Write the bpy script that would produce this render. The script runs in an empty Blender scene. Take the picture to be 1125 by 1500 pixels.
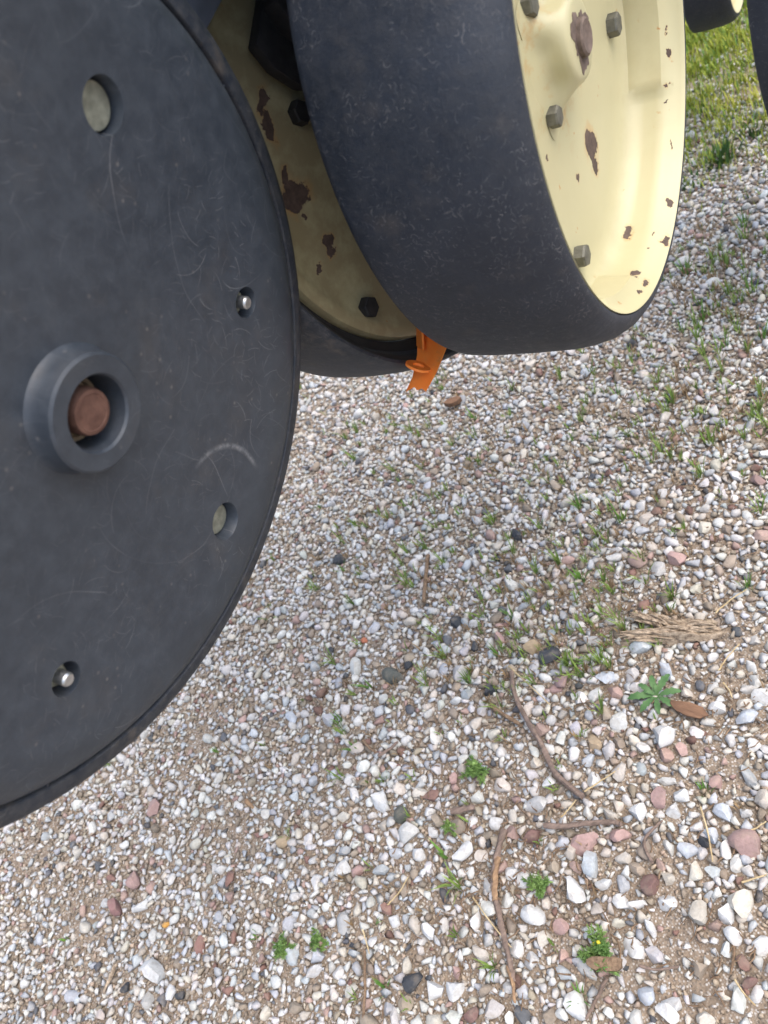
import bpy, bmesh, math, random
import numpy as np
from mathutils import Matrix, Vector

random.seed(11)
rng = np.random.default_rng(11)
scene = bpy.context.scene
COL = scene.collection
PI = math.pi

# ------------------------------------------------------------------ camera
F, W, H, CAMH = 1110.0, 1125.0, 1500.0, 0.80          # focal length in photo pixels, photo size, eye height
UP = np.array([-.44, .605, .66]); UP /= np.linalg.norm(UP)
_fw = np.array([0, 0, -1.0]); _Y = _fw - UP * (_fw @ UP); _Y /= np.linalg.norm(_Y); _X = np.cross(_Y, UP)
M = np.stack([_X, _Y, UP])                             # camera axes -> world
CAMPOS = np.array([0, 0, CAMH])

cam_d = bpy.data.cameras.new('camera')
cam = bpy.data.objects.new('camera', cam_d); COL.objects.link(cam)
mw = Matrix([list(M[0]) + [0], list(M[1]) + [0], list(M[2]) + [CAMH], [0, 0, 0, 1]])
cam.matrix_world = mw
cam_d.sensor_fit = 'HORIZONTAL'; cam_d.sensor_width = 36.0; cam_d.lens = 36.0 * F / W
cam_d.clip_start = 0.01; cam_d.clip_end = 2000
cam_d.dof.use_dof = True; cam_d.dof.focus_distance = 0.64; cam_d.dof.aperture_fstop = 14.0
scene.camera = cam

# ------------------------------------------------------------------ sky, sun, exposure
SUN_EL, SUN_AZ = math.radians(66), math.radians(130)   # azimuth measured from +Y clockwise (towards +X)
world = bpy.data.worlds.new('World'); scene.world = world; world.use_nodes = True
wn = world.node_tree.nodes; wl = world.node_tree.links
sky = wn.new('ShaderNodeTexSky'); sky.sky_type = 'NISHITA'; sky.sun_disc = False
sky.sun_elevation = SUN_EL; sky.sun_rotation = SUN_AZ
sky.air_density = 1.0; sky.dust_density = 3.5; sky.ozone_density = 1.0
bg = wn['Background']; bg.inputs['Strength'].default_value = 0.15
wl.new(sky.outputs['Color'], bg.inputs['Color'])
sun_d = bpy.data.lights.new('sun', 'SUN'); sun_d.energy = 1.5; sun_d.angle = math.radians(78); sun_d.color = (1, .955, .885)
sun = bpy.data.objects.new('sun', sun_d); COL.objects.link(sun)
sdir = Vector((math.sin(SUN_AZ) * math.cos(SUN_EL), math.cos(SUN_AZ) * math.cos(SUN_EL), math.sin(SUN_EL)))
sun.rotation_euler = sdir.to_track_quat('Z', 'Y').to_euler()
scene.view_settings.view_transform = 'Standard'; scene.view_settings.look = 'None'
scene.view_settings.gamma = 1.0; scene.view_settings.use_curve_mapping = False
scene.view_settings.exposure = 0.99
scene.cycles.max_bounces = 4; scene.cycles.diffuse_bounces = 3; scene.cycles.glossy_bounces = 2
scene.cycles.use_adaptive_sampling = True; scene.cycles.adaptive_threshold = .02
scene.cycles.use_denoising = True

# ------------------------------------------------------------------ helpers
def ray(px, py): return np.array([(px - W / 2) / F, -(py - H / 2) / F, -1.0])
def ground(px, py, h=0.0):
    d = M @ ray(px, py); t = (CAMH - h) / -d[2]
    return CAMPOS + d * t
def mmpp(px, py):                                       # metres per photo pixel on the ground there
    d = ray(px, py); return CAMH / -(d @ UP) / F
def project(P):
    c = (np.atleast_2d(P) - CAMPOS) @ M
    return np.stack([W / 2 + F * c[:, 0] / -c[:, 2], H / 2 - F * c[:, 1] / -c[:, 2], -c[:, 2]], 1)

def tag(o, label, cat, group=None):
    o['label'] = label; o['category'] = cat
    if group: o['group'] = group
    return o
def link(name, me, parent=None, mats=()):
    o = bpy.data.objects.new(name, me); COL.objects.link(o)
    if parent is not None: o.parent = parent
    if me is not None:
        for m in mats:
            me.materials.append(m)
    return o
def empty(name, mat4):
    o = bpy.data.objects.new(name, None); COL.objects.link(o); o.empty_display_size = .05
    o.matrix_world = mat4
    return o
def mesh_of(verts, faces, smooth=None):
    me = bpy.data.meshes.new('mesh'); me.from_pydata([tuple(v) for v in verts], [], faces); me.update()
    if smooth is not None:
        me.polygons.foreach_set('use_smooth', [True] * len(me.polygons)); me.set_sharp_from_angle(angle=math.radians(smooth))
    return me
def bm_mesh(bm, smooth=None):
    bmesh.ops.recalc_face_normals(bm, faces=bm.faces[:])
    me = bpy.data.meshes.new('mesh'); bm.to_mesh(me); bm.free()
    if smooth is not None:
        me.polygons.foreach_set('use_smooth', [True] * len(me.polygons)); me.set_sharp_from_angle(angle=math.radians(smooth))
    return me
def lathe(profile, seg=160, rmod=None, smooth=35, closed=True):
    """profile: (r, z) points; spun about local z. r=0 end points become poles; closed joins last ring to first."""
    verts, rings = [], []
    for (r, z) in profile:
        if r < 1e-6:
            rings.append([len(verts)]); verts.append((0, 0, z)); continue
        idx = []
        for i in range(seg):
            a = 2 * PI * i / seg
            rr = rmod(r, z, a) if rmod else r
            idx.append(len(verts)); verts.append((rr * math.cos(a), rr * math.sin(a), z))
        rings.append(idx)
    faces = []
    pairs = list(zip(rings[:-1], rings[1:]))
    if closed and len(rings[0]) > 1 and len(rings[-1]) > 1: pairs.append((rings[-1], rings[0]))
    for A, B in pairs:
        for i in range(seg):
            j = (i + 1) % seg
            if len(A) == 1 and len(B) == 1: continue
            if len(A) == 1: faces.append((A[0], B[j], B[i]))
            elif len(B) == 1: faces.append((A[i], A[j], B[0]))
            else: faces.append((A[i], A[j], B[j], B[i]))
    bm = bmesh.new(); me = mesh_of(verts, faces); bm.from_mesh(me); bpy.data.meshes.remove(me)
    return bm_mesh(bm, smooth)
def hexbolt(af, h, rot=0, dome=.0006, washer=0.0):
    R = af / math.sqrt(3); vs, fs = [], []
    prof = [(1.0, 0), (1.0, h * .82), (.90, h)]
    for s, z in prof:
        for i in range(6):
            a = rot + PI / 3 * i; vs.append((R * s * math.cos(a), R * s * math.sin(a), z))
    n = len(vs); vs.append((0, 0, h + dome)); vs.append((0, 0, 0))
    for k in range(2):
        for i in range(6):
            j = (i + 1) % 6; fs.append((k * 6 + i, k * 6 + j, k * 6 + 6 + j, k * 6 + 6 + i))
    for i in range(6):
        j = (i + 1) % 6; fs.append((12 + i, 12 + j, n)); fs.append((j, i, n + 1))
    return mesh_of(vs, fs)
def prism(pts, z0, z1, bev=0.0):
    bm = bmesh.new()
    lo = [bm.verts.new((x, y, z0)) for x, y in pts]; f = bm.faces.new(lo)
    r = bmesh.ops.extrude_face_region(bm, geom=[f])
    bmesh.ops.translate(bm, verts=[v for v in r['geom'] if isinstance(v, bmesh.types.BMVert)], vec=(0, 0, z1 - z0))
    if bev: bmesh.ops.bevel(bm, geom=bm.edges[:], offset=bev, segments=2, affect='EDGES', profile=.5)
    return bm_mesh(bm, 40 if bev else None)
def tube(path, radii, seg=8, squash=None):
    """tapered tube through 3-D points"""
    P = [Vector(p) for p in path]; vs, fs = [], []
    ref = Vector((0, 0, 1))
    for i, p in enumerate(P):
        t = (P[min(i + 1, len(P) - 1)] - P[max(i - 1, 0)]).normalized()
        u = t.cross(ref)
        if u.length < 1e-3: u = t.cross(Vector((1, 0, 0)))
        u.normalize(); v = u.cross(t)
        for k in range(seg):
            a = 2 * PI * k / seg; rr = radii[i]
            q = squash(i, a) if squash else 1.0
            vs.append(p + (u * math.cos(a) + v * math.sin(a)) * rr * q)
    for i in range(len(P) - 1):
        for k in range(seg):
            l = (k + 1) % seg
            fs.append((i * seg + k, i * seg + l, (i + 1) * seg + l, (i + 1) * seg + k))
    fs.append(tuple(range(seg))[::-1]); b = (len(P) - 1) * seg; fs.append(tuple(b + k for k in range(seg)))
    return vs, fs

# ------------------------------------------------------------------ wheels: frames fitted to the photograph
def nvec(t, p): return np.array([math.cos(p) * math.sin(t), math.sin(p), math.cos(p) * math.cos(t)])
class Wheel:
    def __init__(s, C, n):
        s.C = np.array(C, float); s.n = n
        y = UP - n * (UP @ n); y /= np.linalg.norm(y); s.y = y; s.x = np.cross(y, n)
    def mat(s, scale=1.0):
        R = M @ np.stack([s.x, s.y, s.n], 1) * scale; T = M @ s.C + CAMPOS
        return Matrix([list(R[i]) + [T[i]] for i in range(3)] + [[0, 0, 0, 1]])
    def loc(s, px, py, z):
        P0 = s.C + s.n * z; d = ray(px, py); t = (P0 @ s.n) / (d @ s.n); P = d * t - P0
        return np.array([P @ s.x, P @ s.y])
    def dish(s, px, py):
        """point of the dished rim under a picture point, in the unrolled paint coordinates"""
        R = np.stack([s.x, s.y, s.n]); o = R @ (-s.C); d = R @ ray(px, py); d = d / np.linalg.norm(d)
        t = (.125 - o[2]) / d[2]
        for _ in range(4000):
            P = o + d * t; r = math.hypot(P[0], P[1])
            if P[2] <= np.interp(r, [0, .02, .0275, .033, .045, .158, .169, .1715, .178, .3], [.087, .087, .081, .0715, .066, .066, .078, .098, .114, .114]): break
            t += .0001
        k = 1 + max(0, P[2] - .067) / r
        return np.array([P[0] * k, P[1] * k])
    def chip(s, px, py, a, b, z, rot=0):
        fn = (lambda x, y: s.dish(x, y)) if z is None else (lambda x, y: s.loc(x, y, z))
        c = fn(px, py); e = .5 if z is not None else 2.0
        J = np.stack([(fn(px + e, py) - c) / e, (fn(px, py + e) - c) / e], 1)
        r = math.radians(rot); Rm = np.array([[math.cos(r), -math.sin(r)], [math.sin(r), math.cos(r)]])
        return (tuple(c), np.linalg.inv(J @ Rm @ np.diag([a, b])).tolist())
W_NEAR = Wheel((-.1436, .048, -.353), nvec(1.176, -.205))
W_RIGHT = Wheel((.057, .317, -.547), nvec(.99, -.053))
W_BACK = Wheel((.011, .315, -.581), nvec(.84, -.053))

# ------------------------------------------------------------------ materials
class NT:
    def __init__(self, name):
        self.m = bpy.data.materials.new(name); self.m.use_nodes = True
        self.t = self.m.node_tree; self.b = self.t.nodes['Principled BSDF']
    def n(self, kind, **kw):
        o = self.t.nodes.new('ShaderNode' + kind)
        for k, v in kw.items(): setattr(o, k, v)
        return o
    def l(self, a, b): self.t.links.new(a, b)
    def coord(self, out='Object'): return self.n('TexCoord').outputs[out]
    def set(self, sock, v):
        if isinstance(v, bpy.types.NodeSocket): self.l(v, sock)
        else: sock.default_value = v
    def math(self, op, a, b=None, c=None, clamp=False):
        o = self.n('Math', operation=op, use_clamp=clamp); self.set(o.inputs[0], a)
        if b is not None: self.set(o.inputs[1], b)
        if c is not None: self.set(o.inputs[2], c)
        return o.outputs[0]
    def vec(self, op, a, b=None, scale=None):
        o = self.n('VectorMath', operation=op); self.set(o.inputs[0], a)
        if b is not None: self.set(o.inputs[1], b)
        if scale is not None: self.set(o.inputs['Scale'], scale)
        return o.outputs['Value'] if op in ('LENGTH', 'DOT_PRODUCT', 'DISTANCE') else o.outputs[0]
    def noise(self, vec, scale, detail=4, rough=.55, out='Fac', dist=0):
        o = self.n('TexNoise'); self.l(vec, o.inputs['Vector']); o.inputs['Scale'].default_value = scale
        o.inputs['Detail'].default_value = detail; o.inputs['Roughness'].default_value = rough; o.inputs['Distortion'].default_value = dist
        return o.outputs[out]
    def ramp(self, fac, stops, interp='LINEAR'):
        o = self.n('ValToRGB'); self.l(fac, o.inputs[0]); cr = o.color_ramp; cr.interpolation = interp
        while len(cr.elements) < len(stops): cr.elements.new(.5)
        for e, (p, c) in zip(cr.elements, stops):
            e.position = p; e.color = (c, c, c, 1) if not hasattr(c, '__len__') else (*c, 1)
        return o.outputs['Color']
    def mix(self, fac, a, b, mode='MIX'):
        o = self.n('Mix', data_type='RGBA', blend_type=mode); self.set(o.inputs[0], fac)
        for s, v in ((o.inputs[6], a), (o.inputs[7], b)):
            if isinstance(v, bpy.types.NodeSocket): self.l(v, s)
            else: s.default_value = (*v, 1)
        return o.outputs[2]
    def bump(self, h, strength=.3, dist=.001, prev=None):
        o = self.n('Bump'); o.inputs['Strength'].default_value = strength; o.inputs['Distance'].default_value = dist
        self.l(h, o.inputs['Height'])
        if prev is not None: self.l(prev, o.inputs['Normal'])
        return o.outputs[0]
    def done(self, color=None, rough=None, normal=None, metal=None, spec=None):
        for nm, v in (('Base Color', color), ('Roughness', rough), ('Normal', normal), ('Metallic', metal), ('Specular IOR Level', spec)):
            if v is None: continue
            s = self.b.inputs[nm]
            if isinstance(v, bpy.types.NodeSocket): self.l(v, s)
            else: s.default_value = (*v, 1) if hasattr(v, '__len__') else v
        return self.m
    def arcs(self, vec, scale, width, reach, bend=1.0, seed=0.0, keep=.5):
        """thin curved scratches, at most one per Voronoi cell"""
        v = self.vec('ADD', self.vec('SCALE', vec, scale=scale), (seed, seed * 1.7, 0))
        vo = self.n('TexVoronoi', voronoi_dimensions='2D', feature='F1'); vo.inputs['Scale'].default_value = 1.0
        self.l(v, vo.inputs['Vector'])
        diff = self.vec('SUBTRACT', self.vec('MULTIPLY', v, (1, 1, 0)), self.vec('MULTIPLY', vo.outputs['Position'], (1, 1, 0)))
        c = self.vec('SCALE', self.vec('NORMALIZE', self.vec('SUBTRACT', self.vec('MULTIPLY', vo.outputs['Color'], (1, 1, 0)), (.5, .5, 0))), scale=bend)
        d = self.math('ABSOLUTE', self.math('SUBTRACT', self.vec('LENGTH', self.vec('SUBTRACT', diff, c)), self.math('ADD', self.vec('LENGTH', c), .04)))
        line = self.math('SUBTRACT', 1.0, self.math('DIVIDE', d, width), clamp=True)
        inside = self.math('MULTIPLY', self.math('SUBTRACT', 1.0, self.math('DIVIDE', self.vec('LENGTH', diff), reach), clamp=True), 2.0, clamp=True)
        sep = self.n('SeparateColor'); self.l(vo.outputs['Color'], sep.inputs[0])
        on = self.math('MULTIPLY', self.math('SUBTRACT', sep.outputs[2], 1 - keep, clamp=True), 1.0 / keep)
        return self.math('MULTIPLY', self.math('MULTIPLY', line, inside), on)

def mat_cover():
    t = NT('black moulded plastic'); p = t.coord()
    n1 = t.noise(p, 9, 5); n2 = t.noise(p, 85, 5, .7); n3 = t.noise(p, 26, 4)
    base = t.ramp(n1, [(.20, (.027, .034, .045)), (.80, (.042, .052, .067))])
    base = t.mix(t.math('MULTIPLY', t.ramp(n2, [(.40, 0), (.75, 1)]), .30), base, (.10, .118, .142))
    base = t.mix(t.math('MULTIPLY', t.ramp(n3, [(.54, 0), (.76, 1)]), .20), base, (.11, .095, .08))
    warp = t.vec('ADD', p, t.vec('SCALE', t.vec('SUBTRACT', t.noise(p, 11, 2, out='Color'), (.5, .5, .5)), scale=.02))
    s = t.arcs(warp, 17, .007, .75, 1.1, 1.3, .45)
    s = t.math('ADD', s, t.arcs(warp, 33, .011, .75, .8, 7.1, .5))
    s = t.math('ADD', s, t.math('MULTIPLY', t.arcs(p, 70, .020, .7, 1.3, 3.7, .5), .8))
    s = t.math('ADD', s, t.math('MULTIPLY', t.arcs(p, 120, .035, .7, 1.5, 8.3, .5), .6), clamp=True)
    sx = t.n('SeparateXYZ'); t.l(p, sx.inputs[0])
    outer = t.ramp(t.vec('LENGTH', t.vec('MULTIPLY', p, (1, 1, 0))), [(.05, .45), (.13, 1)])
    fade = t.math('MULTIPLY', t.ramp(t.noise(p, 12, 3), [(.38, .10), (.62, 1)]), outer)
    s = t.math('MULTIPLY', s, fade)
    s = t.math('ADD', s, t.math('MULTIPLY', t.math('MULTIPLY', t.arcs(p, 180, .05, .75, 2.2, 6.1, .6), fade), .6), clamp=True)
    # one broad pale scuff, a shallow arc to the lower right of the hub
    a3 = [np.array(W_NEAR.loc(px, py, .001)) for px, py in ((302, 668), (336, 653), (372, 688))]
    A = np.array([2 * (a3[1] - a3[0]), 2 * (a3[2] - a3[0])]); cc = np.linalg.solve(A, [a3[1] @ a3[1] - a3[0] @ a3[0], a3[2] @ a3[2] - a3[0] @ a3[0]])
    Rr = float(np.linalg.norm(a3[0] - cc)); mid = a3[1] - cc; mid = mid / np.linalg.norm(mid); ends = min(float((a3[0] - cc) @ mid), float((a3[2] - cc) @ mid)) / Rr
    dv = t.vec('SUBTRACT', t.vec('MULTIPLY', p, (1, 1, 0)), (float(cc[0]), float(cc[1]), 0)); dl = t.vec('LENGTH', dv)
    near = t.math('SUBTRACT', 1.0, t.math('DIVIDE', t.math('ABSOLUTE', t.math('SUBTRACT', dl, Rr)), .0024), clamp=True)
    side = t.math('MULTIPLY', t.math('SUBTRACT', t.math('DIVIDE', t.vec('DOT_PRODUCT', dv, (float(mid[0]), float(mid[1]), 0)), dl), ends), 5.0, clamp=True)
    scuff = t.math('MULTIPLY', t.math('MULTIPLY', near, side), t.ramp(t.noise(p, 260, 4, .7), [(.35, .2), (.6, 1)]))
    s = t.math('MAXIMUM', s, t.math('MULTIPLY', scuff, .9))
    base = t.mix(t.math('MULTIPLY', s, .52), base, (.34, .35, .365))
    vo = t.n('TexVoronoi', feature='F1'); vo.inputs['Scale'].default_value = 120; t.l(p, vo.inputs['Vector'])
    speck = t.math('MULTIPLY', t.ramp(vo.outputs['Distance'], [(.05, 1), (.16, 0)]), t.ramp(n3, [(.48, 0), (.6, 1)]))
    base = t.mix(t.math('MULTIPLY', speck, .28), base, (.30, .27, .24))
    h = t.math('ADD', t.math('MULTIPLY', t.noise(p, 330, 4, .7), .6), t.math('MULTIPLY', s, -.4))
    nb = t.bump(h, .25, .0006)
    nb = t.bump(n1, .25, .006, nb)
    return t.done(base, t.ramp(n2, [(.3, .42), (.75, .56)]), nb, spec=.5)
def mat_tyre(name, flecks=1.0, dusty=.3):
    t = NT(name); p = t.coord()
    n1 = t.noise(p, 14, 6, .6); n2 = t.noise(p, 120, 6, .7); n3 = t.noise(p, 38, 5)
    base = t.ramp(n1, [(.3, (.012, .0165, .025)), (.7, (.026, .033, .047))])
    base = t.mix(t.math('MULTIPLY', t.ramp(n2, [(.42, 0), (.74, 1)]), dusty), base, (.066, .067, .070))
    base = t.mix(t.math('MULTIPLY', t.ramp(n3, [(.58, 0), (.80, 1)]), dusty * 1.3), base, (.105, .09, .076))
    # light fibrous flecks where the rubber is scuffed; unrolled round the tread
    s = t.n('SeparateXYZ'); t.l(p, s.inputs[0])
    ang = t.math('MULTIPLY', t.math('ARCTAN2', s.outputs[1], s.outputs[0]), .2)
    rad = t.math('SUBTRACT', s.outputs[2], t.vec('LENGTH', t.vec('MULTIPLY', p, (1, 1, 0))))
    c = t.n('CombineXYZ'); t.l(ang, c.inputs[0]); t.l(rad, c.inputs[1])
    q = c.outputs[0]
    qw = t.vec('ADD', q, t.vec('SCALE', t.vec('SUBTRACT', t.noise(p, 140, 3, out='Color'), (.5, .5, .5)), scale=.006))
    fl = t.math('ADD', t.arcs(qw, 170, .09, .5, .55, 2.0, .6), t.arcs(qw, 300, .14, .5, .6, 9.0, .55))
    fl = t.math('ADD', fl, t.math('MULTIPLY', t.ramp(t.noise(p, 520, 3, .6), [(.62, 0), (.74, 1)]), .8), clamp=True)
    fl = t.math('MULTIPLY', fl, t.ramp(t.noise(p, 26, 4, .75), [(.42, .06), (.70, 1)]))
    base = t.mix(t.math('MULTIPLY', fl, .55 * flecks), base, (.27, .26, .25))
    h = t.math('ADD', t.noise(p, 420, 4, .7), t.math('MULTIPLY', fl, .5))
    nb = t.bump(h, .35, .0008); nb = t.bump(t.noise(p, 60, 4), .2, .003, nb)
    return t.done(base, t.ramp(n2, [(.3, .5), (.8, .75)]), nb, spec=.45)
def mat_cream(name, chips, grime_shade=.25, unroll=False, dirt_shade=(.48, .38, .20), dirt_shade_from=.55):
    """pale yellow enamel with chipped patches; chips: (centre xy, 2x2 inverse half-axes)"""
    t = NT(name); p = t.coord()
    warp = t.vec('SCALE', t.vec('SUBTRACT', t.noise(p, 75, 5, .65, out='Color'), (.5, .5, .5)), scale=.020)
    # unrolled so that the steep wall of the dish is spread outwards by its height above the disc
    pw = t.vec('ADD', p, warp); sz = t.n('SeparateXYZ'); t.l(p, sz.inputs[0])
    flat = t.vec('MULTIPLY', pw, (1, 1, 0)); lift = t.math('MAXIMUM', t.math('SUBTRACT', sz.outputs[2], .067 if unroll else 9.0), 0.0)
    q = t.vec('ADD', flat, t.vec('SCALE', t.vec('NORMALIZE', flat), scale=lift))
    best = None
    for (cx, cy), inv in chips:
        d = t.vec('SUBTRACT', q, (cx, cy, 0))
        u = t.vec('DOT_PRODUCT', d, (inv[0][0], inv[0][1], 0)); v = t.vec('DOT_PRODUCT', d, (inv[1][0], inv[1][1], 0))
        r = t.math('SQRT', t.math('ADD', t.math('MULTIPLY', u, u), t.math('MULTIPLY', v, v)))
        best = r if best is None else t.math('MINIMUM', best, r)
    chip = t.ramp(best, [(.94, 1), (1.0, 0)])
    halo = t.math('MULTIPLY', t.ramp(best, [(.98, 1), (1.0, .6)]), t.ramp(t.math('MULTIPLY', best, .5), [(.5, .9), (.72, 0)]))
    halo = t.math('MULTIPLY', halo, t.ramp(t.noise(p, 55, 3), [(.36, 0), (.56, 1)]))
    rr = t.vec('LENGTH', t.vec('MULTIPLY', p, (1, 1, 0)))
    stain = t.math('MULTIPLY', t.ramp(rr, [(.028, 0), (.034, 1), (.055, .8), (.075, 0)]), t.ramp(t.noise(p, 60, 4, .7), [(.52, 0), (.70, 1)]))
    corner = t.math('MULTIPLY', t.ramp(rr, [(.150, 0), (.164, 1), (.170, .6), (.173, 0)]), t.ramp(t.noise(p, 40, 4, .6), [(.35, 0), (.65, 1)]))
    nz = t.noise(p, 6, 4); fine = t.noise(p, 240, 4, .6)
    paint = t.ramp(nz, [(.3, (.465, .425, .245)), (.7, (.52, .48, .295))])
    paint = t.mix(t.math('MULTIPLY', t.ramp(t.noise(p, 28 if grime_shade < .9 else 14, 5 if grime_shade < .9 else 3, .65 if grime_shade < .9 else .5), [(dirt_shade_from, 0), (dirt_shade_from + .25, 1)]), grime_shade), paint, dirt_shade)
    sp = t.n('TexVoronoi', feature='F1'); sp.inputs['Scale'].default_value = 70; t.l(t.vec('ADD', p, warp), sp.inputs['Vector'])
    speck = t.math('MULTIPLY', t.ramp(sp.outputs['Distance'], [(.07, 1), (.13, 0)]), t.ramp(t.noise(p, 24, 3), [(.55, 0), (.62, 1)]))
    run = t.math('MULTIPLY', t.ramp(t.noise(t.vec('MULTIPLY', p, (3, 1, 3)), 45, 5, .7), [(.68, 0), (.76, 1)]), .5)
    paint = t.mix(t.math('MAXIMUM', speck, run), paint, (.42, .20, .055))
    paint = t.mix(t.math('MULTIPLY', corner, .22), paint, (.33, .26, .13))
    paint = t.mix(t.math('MULTIPLY', stain, .6), paint, (.45, .24, .07))
    paint = t.mix(t.math('MULTIPLY', halo, .85), paint, (.50, .26, .08))
    bare = t.ramp(t.noise(p, 130, 5, .7), [(.3, (.055, .038, .032)), (.7, (.14, .095, .075))])
    col = t.mix(chip, paint, bare)
    h = t.math('SUBTRACT', t.math('MULTIPLY', fine, .12), t.math('MULTIPLY', chip, 1.0))
    nb = t.bump(h, .5, .0005); nb = t.bump(t.noise(p, 22, 3), .12, .004, nb)
    return t.done(col, t.mix(chip, (.36,) * 3, (.8,) * 3), nb, spec=.45)
def mat_metal(name, lo, hi, rough=.5, metal=.6, scale=160, bump=.4):
    t = NT(name); p = t.coord(); n1 = t.noise(p, scale, 6, .65)
    return t.done(t.ramp(n1, [(.3, lo), (.7, hi)]), t.ramp(n1, [(.3, rough), (.8, min(1, rough + .25))]), t.bump(t.noise(p, scale * 3, 4), bump, .0006), metal)
M_COVER = mat_cover()
M_TYRE = mat_tyre('scuffed tyre rubber', 1.0, .30)
M_TYRE_NEAR = mat_tyre('dusty tyre rubber', .6, 1.0)
M_GALV = mat_metal('dull zinc', (.20, .21, .17), (.42, .43, .35), .45, .55)
M_OLIVE = mat_metal('weathered bolt', (.085, .083, .070), (.19, .185, .15), .5, .35)
M_STEEL = mat_metal('bright steel', (.45, .46, .46), (.65, .66, .66), .28, .9)
M_RUST = mat_metal('rusty steel', (.085, .038, .027), (.20, .105, .075), .75, .1, 110, .8)
M_BROWN = mat_metal('brown worn steel', (.10, .075, .06), (.24, .18, .15), .7, .3, 140, .8)
M_DARK = mat_metal('dark grimy steel', (.012, .012, .014), (.035, .034, .034), .6, .2)
M_BLUE = mat_metal('blue grey painted steel', (.055, .068, .095), (.09, .105, .14), .5, .1, 90, .25)

def mat_orange():
    t = NT('orange plastic'); p = t.coord(); n1 = t.noise(p, 80, 4)
    dust = t.math('MULTIPLY', t.ramp(t.noise(p, 120, 5, .7), [(.55, 0), (.78, 1)]), .35)
    m = t.done(t.mix(dust, t.ramp(n1, [(.3, (.97, .22, .025)), (.7, (1.0, .29, .045))]), (.40, .22, .12)), .5, t.bump(t.noise(p, 350, 3), .15, .0005))
    t.b.inputs['Subsurface Weight'].default_value = .15; t.b.inputs['Subsurface Radius'].default_value = (.004, .0015, .0005)
    return m
M_ORANGE = mat_orange()

def stone_mat(name, src):
    t = NT(name); g = t.n('NewGeometry').outputs['Position']
    if src == 'attr':
        a = t.n('Attribute', attribute_name='tint'); c = a.outputs['Color']
    else:
        c = t.n('ObjectInfo').outputs['Color']
    n1 = t.noise(g, 300, 3, .65); n2 = t.noise(g, 900, 2, .6); n3 = t.noise(g, 110, 2)
    col = t.mix(1.0, c, t.ramp(n1, [(.28, (.78, .77, .755)), (.60, (1.0, 1.0, 1.0))]), 'MULTIPLY')
    col = t.mix(t.math('MULTIPLY', t.ramp(n3, [(.48, 0), (.72, 1)]), .34), col, (.33, .27, .205))
    return t.done(col, .85, t.bump(t.math('ADD', n1, t.math('MULTIPLY', n2, .4)), .5, .0012), spec=.3)
M_STONE = stone_mat('gravel stone', 'attr'); M_STONE_OBJ = stone_mat('single gravel stone', 'obj')

def mat_soil():
    t = NT('sandy soil and far gravel'); g = t.n('NewGeometry').outputs['Position']
    n1 = t.noise(g, 12, 6, .6); n2 = t.noise(g, 160, 6, .7)
    soil = t.ramp(n2, [(.28, (.145, .107, .076)), (.72, (.37, .29, .215))])
    soil = t.mix(t.math('MULTIPLY', t.ramp(n1, [(.4, 0), (.7, 1)]), .5), soil, (.25, .21, .165))
    vo = t.n('TexVoronoi', feature='F1'); vo.inputs['Scale'].default_value = 420; t.l(g, vo.inputs['Vector'])
    sep = t.n('SeparateColor'); t.l(vo.outputs['Color'], sep.inputs[0])
    grit = t.ramp(sep.outputs[0], [(0, (.08, .07, .06)), (.3, (.22, .18, .14)), (.6, (.40, .36, .31)), (1, (.62, .60, .57))])
    soil = t.mix(t.math('MULTIPLY', t.ramp(vo.outputs['Distance'], [(.30, 1), (.55, 0)]), .85), soil, grit)
    # beyond the built stones: coarse gravel as texture, then grass in patches
    vf = t.n('TexVoronoi', feature='F1'); vf.inputs['Scale'].default_value = 75; t.l(g, vf.inputs['Vector'])
    sf = t.n('SeparateColor'); t.l(vf.outputs['Color'], sf.inputs[0])
    far = t.mix(t.ramp(vf.outputs['Distance'], [(.35, 0), (.7, 1)]), t.ramp(sf.outputs[1], [(0, (.25, .2, .17)), (.35, (.48, .45, .42)), (1, (.68, .67, .65))]), soil)
    s = t.n('SeparateXYZ'); t.l(g, s.inputs[0])
    dist = t.math('SQRT', t.math('ADD', t.math('MULTIPLY', s.outputs[0], s.outputs[0]), t.math('MULTIPLY', s.outputs[1], s.outputs[1])))
    isfar = t.ramp(t.math('DIVIDE', dist, 10), [(.23, 0), (.30, 1)])
    col = t.mix(isfar, soil, far)
    gz = t.math('ADD', t.math('ADD', t.math('MULTIPLY', s.outputs[0], .60), t.math('MULTIPLY', s.outputs[1], .80)), t.math('MULTIPLY', t.noise(g, 2.2, 4), 1.2))
    col = t.mix(t.math('MULTIPLY', t.ramp(t.math('DIVIDE', gz, 10), [(.29, 0), (.40, 1)]), .75), col, (.075, .12, .022))
    h = t.math('ADD', n2, t.math('MULTIPLY', vo.outputs['Distance'], -.6))
    return t.done(col, .95, t.bump(h, .6, .003), spec=.2)
M_SOIL = mat_soil()
def mat_leaf(name, lo, hi, rough=.55, scale=60):
    t = NT(name); g = t.n('NewGeometry').outputs['Position']
    n = t.noise(g, scale, 3); r = t.n('ObjectInfo').outputs['Random']
    m = t.done(t.ramp(n, [(.3, lo), (.7, hi)]), rough, spec=.3)
    t.b.inputs['Transmission Weight'].default_value = 0
    return m
M_GRASS = mat_leaf('grass blade', (.07, .16, .03), (.18, .33, .06))
M_GRASS_Y = mat_leaf('yellowish grass blade', (.17, .25, .02), (.42, .42, .06), scale=5.5)  # yellow green blades, noise between two tones
M_WEED = mat_leaf('feathery weed leaf', (.10, .20, .05), (.25, .37, .11))
M_ROSETTE = mat_leaf('rosette leaf', (.055, .125, .04), (.115, .21, .075))
M_DEEP = mat_leaf('dark green weed', (.035, .085, .022), (.09, .17, .045))
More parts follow.
